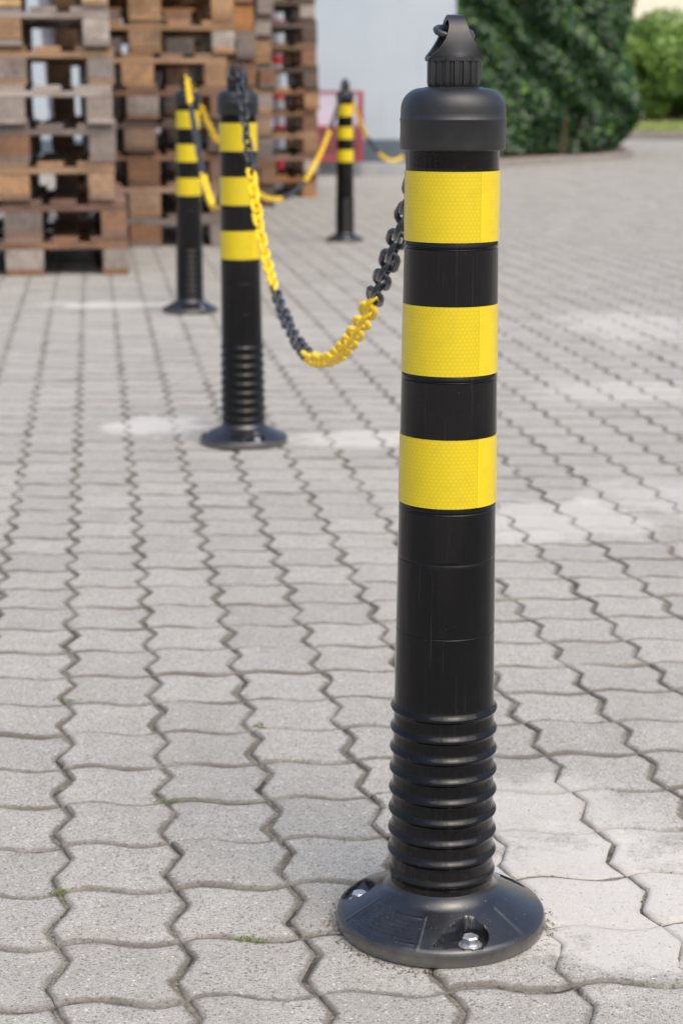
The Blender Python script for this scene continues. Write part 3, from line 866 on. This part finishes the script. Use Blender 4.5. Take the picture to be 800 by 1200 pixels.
# far verge with kerb and grass
gk = [(3.6, 30.5), (4.6, 30.0), (7.0, 29.2), (11, 28.5), (18, 28)]
tag(strip('verge_kerb', gk, .18, -.05, .13, kerb_m), kind='structure')
V = [(x, y+.15, .10) for x, y in gk]+[(18, 60, .4), (3.6, 60, .4)]
def mat_grass():
    t = NT('grass_ground'); P = t.coord('Object'); n = t.noise(P, 3, 5, .7); n2 = t.noise(P, 40, 4, .7)
    c = t.ramp(n, [(.3, s2l((92, 104, 52))), (.7, s2l((128, 134, 78)))])
    return t.out(Base_Color=t.mix(t.math('MULTIPLY', n2, .5), c, s2l((70, 82, 40))), Roughness=.95, Normal=t.bump(n2, .8, .02))
tag(link_mesh('verge', mesh('verge', V, [tuple(range(len(V)))]), None, mat_grass()), kind='structure')
n = 16000; gc = np.c_[rng.uniform(3.8, 12, n), rng.uniform(30.4, 39, n), rng.uniform(.10, .2, n)]
gn = np.tile(np.array([[0, -1., .2]]), (n, 1))
o = leaf_cloud('grass', gc, .13, mat_leaf('grass_blade', [(96, 116, 50), (124, 138, 70), (140, 146, 86)], .6), None, gn, aspect=.2)
tag(o, 'short yellowish grass on the far verge', 'grass', kind='stuff')
def shrub(name, x, y, rx, ry, zc, rz_, n, leaf, mat, label, cat, trunks, size=.12):
    t = empty(name, (x, y, .1)); tag(t, label, cat, 'shrubs and trees on the far verge')
    k = 34
    cc = rng.normal(0, 1, (k, 3)); cc /= np.linalg.norm(cc, axis=1)[:, None]; cc *= rng.uniform(.35, .95, (k, 1))
    ids = rng.integers(0, k, n)
    d = rng.normal(0, 1, (n, 3)); d /= np.linalg.norm(d, axis=1)[:, None]
    rr_ = rng.uniform(.18, .48, (k,))[ids][:, None]*rng.uniform(.5, 1.12, (n, 1))**.5
    P = (cc[ids]+d*rr_)*np.array([rx, ry, rz_])+np.array([0, 0, zc])
    P[:, 2] = np.maximum(P[:, 2], .03)
    leaf_cloud('crown', P, size, mat, t, d, up=.4)
    stems('trunk', [((random.uniform(-.25, .25)*rx, random.uniform(-.2, .2), -.1), (random.uniform(-.6, .6)*rx, random.uniform(-.4, .4), zc+.2), .05, .02) for _ in range(trunks)], t)
lf_mid = mat_leaf('tree_leaf', [(40, 62, 28), (60, 84, 34), (80, 104, 42), (98, 124, 52)], .5)
shrub('shrub', 6.2, 36.5, 1.65, 1.3, 1.10, 1.0, 34000, None, lf_light, 'bright yellow green shrub on the verge just right of the hedge', 'shrub', 7)
shrub('shrub', 8.9, 37.2, 1.7, 1.4, 1.15, 1.05, 26000, None, lf_mid, 'darker green shrub at the far right edge of the verge', 'shrub', 7)
shrub('shrub', 7.4, 40.5, 2.6, 1.2, 1.1, 1.0, 16000, None, lf_mid, 'green shrub behind the bright one on the verge', 'shrub', 9)
# cream house far behind
hs = empty('house', (9, 60, 0)); tag(hs, 'bright cream rendered house far behind the shrubs', 'house')
cream = mat_plain('cream_render', s2l((224, 216, 198)), .9, .05, 1, .2)
wm = MB(); wm.box(-12, 14, 0, 9, -.1, 6.2)
link_mesh('wall', wm.mesh('wall'), hs, cream)
rf = MB(); rf.V = [(-12.5, -.6, 6.2), (14.5, -.6, 6.2), (14.5, 9.6, 6.2), (-12.5, 9.6, 6.2), (-12.5, 4.5, 9), (14.5, 4.5, 9)]
rf.F = [(0, 1, 5, 4), (2, 3, 4, 5), (0, 4, 3), (1, 2, 5), (3, 2, 1, 0)]
link_mesh('roof', rf.mesh('roof'), hs, mat_plain('roof_tiles', s2l((120, 70, 56)), .8, .2, 2, .4))
glass = NT('window_glass').out(Base_Color=(.03, .04, .05), Roughness=.08)
for wx in (-9, -5.5, 8.5, 12):
    f = link_mesh('window', MB().box(wx-.6, wx+.6, -.06, .02, 3.4, 4.9).mesh('window'), hs, white)
    link_mesh('pane', MB().box(wx-.52, wx+.52, -.08, -.062, 3.48, 4.82).mesh('pane'), f, glass)

# ------------------------------------------------------------------ weeds in the joints
wl = mat_leaf('weed_leaf', [(70, 88, 36), (92, 110, 46), (126, 128, 66)], .5)
def weed(x, y, r, n, label, nm='weed'):
    c = np.c_[rng.normal(0, r*.9, n), rng.normal(0, r*.3, n), rng.uniform(.000, .007, n)]
    o = leaf_cloud(nm, c, .0052, wl, None, np.tile([[0, -.5, .6]], (n, 1)), aspect=.32)
    o.location = (x, y, -.003); tag(o, label, 'weed', 'weeds in the joints'); return o
def joint(i, k, u=0., v=0.):
    p = O0+i*AX+k*BX+u*AX+v*BX; return p
for (i, k, u, v, r, n, lab) in [(-1, 1, 0, 0, .006, 40, 'small green weed in the joint at the lower left edge of the paving'),
                                (0, 0, .58, -.05, .009, 60, 'tiny green weed in the cross joint left of the nearest post'),
                                (-1, 6, .04, .1, .008, 40, 'yellowish weed in the zigzag joint far left of the nearest post'),
                                (0, 3, .0, 0, .010, 50, 'low green tuft in the zigzag joint left of the ribbed foot of the nearest post'),
                                (1, 5, .1, .1, .006, 26, 'little green weed halfway between the two nearest posts'),
                                (-4, 28, .2, .0, .03, 150, 'spreading green weed patch left of the second post')]:
    x, y = joint(i, k, u, v); weed(x, y, r, n, lab)
# loose grit lying in the joints and along the rim of the nearest base
def grit_grains():
    pts = []
    cu = [(0, 0), (.27, -.078), (.31, -.078), (.69, .078), (.73, .078), (1, 0)]
    for i in range(-8, 14):
        for k in range(-4, 16):
            for q in range(int(rng.integers(2, 16))):
                if rng.uniform() < .6:
                    v = rng.uniform(); u = np.interp(v, [a for a, b in cu], [b for a, b in cu])+rng.normal(0, .022)
                else:
                    u = rng.uniform(); v = .066*math.sin(2*math.pi*u)+rng.normal(0, .016)
                p = O0+(i+u)*AX+(k+v)*BX
                pts.append((p[0], p[1], -.0006 if rng.uniform() < .5 else -.0022, rng.uniform(.0005, .0014)))
    for q in range(420):
        a = rng.uniform(0, 2*math.pi); rr = .0975+abs(rng.normal(0, .006))
        pts.append((POSTS[0][0][0]+rr*math.sin(a), POSTS[0][0][1]-rr*math.cos(a), .0002, rng.uniform(.0005, .0015)))
    V = []; F = []; ra = []
    for x, y, z, s_ in pts:
        b = len(V); M3 = rng.normal(0, .25, (6, 3))
        for d, m3 in zip(((1, 0, 0), (0, 1, 0), (-1, 0, 0), (0, -1, 0), (0, 0, .8), (0, 0, -.8)), M3): V.append((x+(d[0]+m3[0])*s_, y+(d[1]+m3[1])*s_, z+(d[2]+m3[2]*.5)*s_))
        for f in ((0, 1, 4), (1, 2, 4), (2, 3, 4), (3, 0, 4), (1, 0, 5), (2, 1, 5), (3, 2, 5), (0, 3, 5)): F.append(tuple(b+q for q in f))
        ra += [rng.uniform()]*8
    me = mesh('grit', V, F); a = me.attributes.new('rnd', 'FLOAT', 'FACE'); a.data.foreach_set('value', np.array(ra, dtype=np.float32))
    o = link_mesh('grit', me, None, mat_leaf('grit_stone', [(70, 64, 56), (110, 103, 92), (150, 145, 136), (92, 84, 74)], .9))
    tag(o, 'loose grit and sand grains lying in the paving joints', 'grit', kind='stuff')
grit_grains()
print('objects', len(bpy.data.objects))
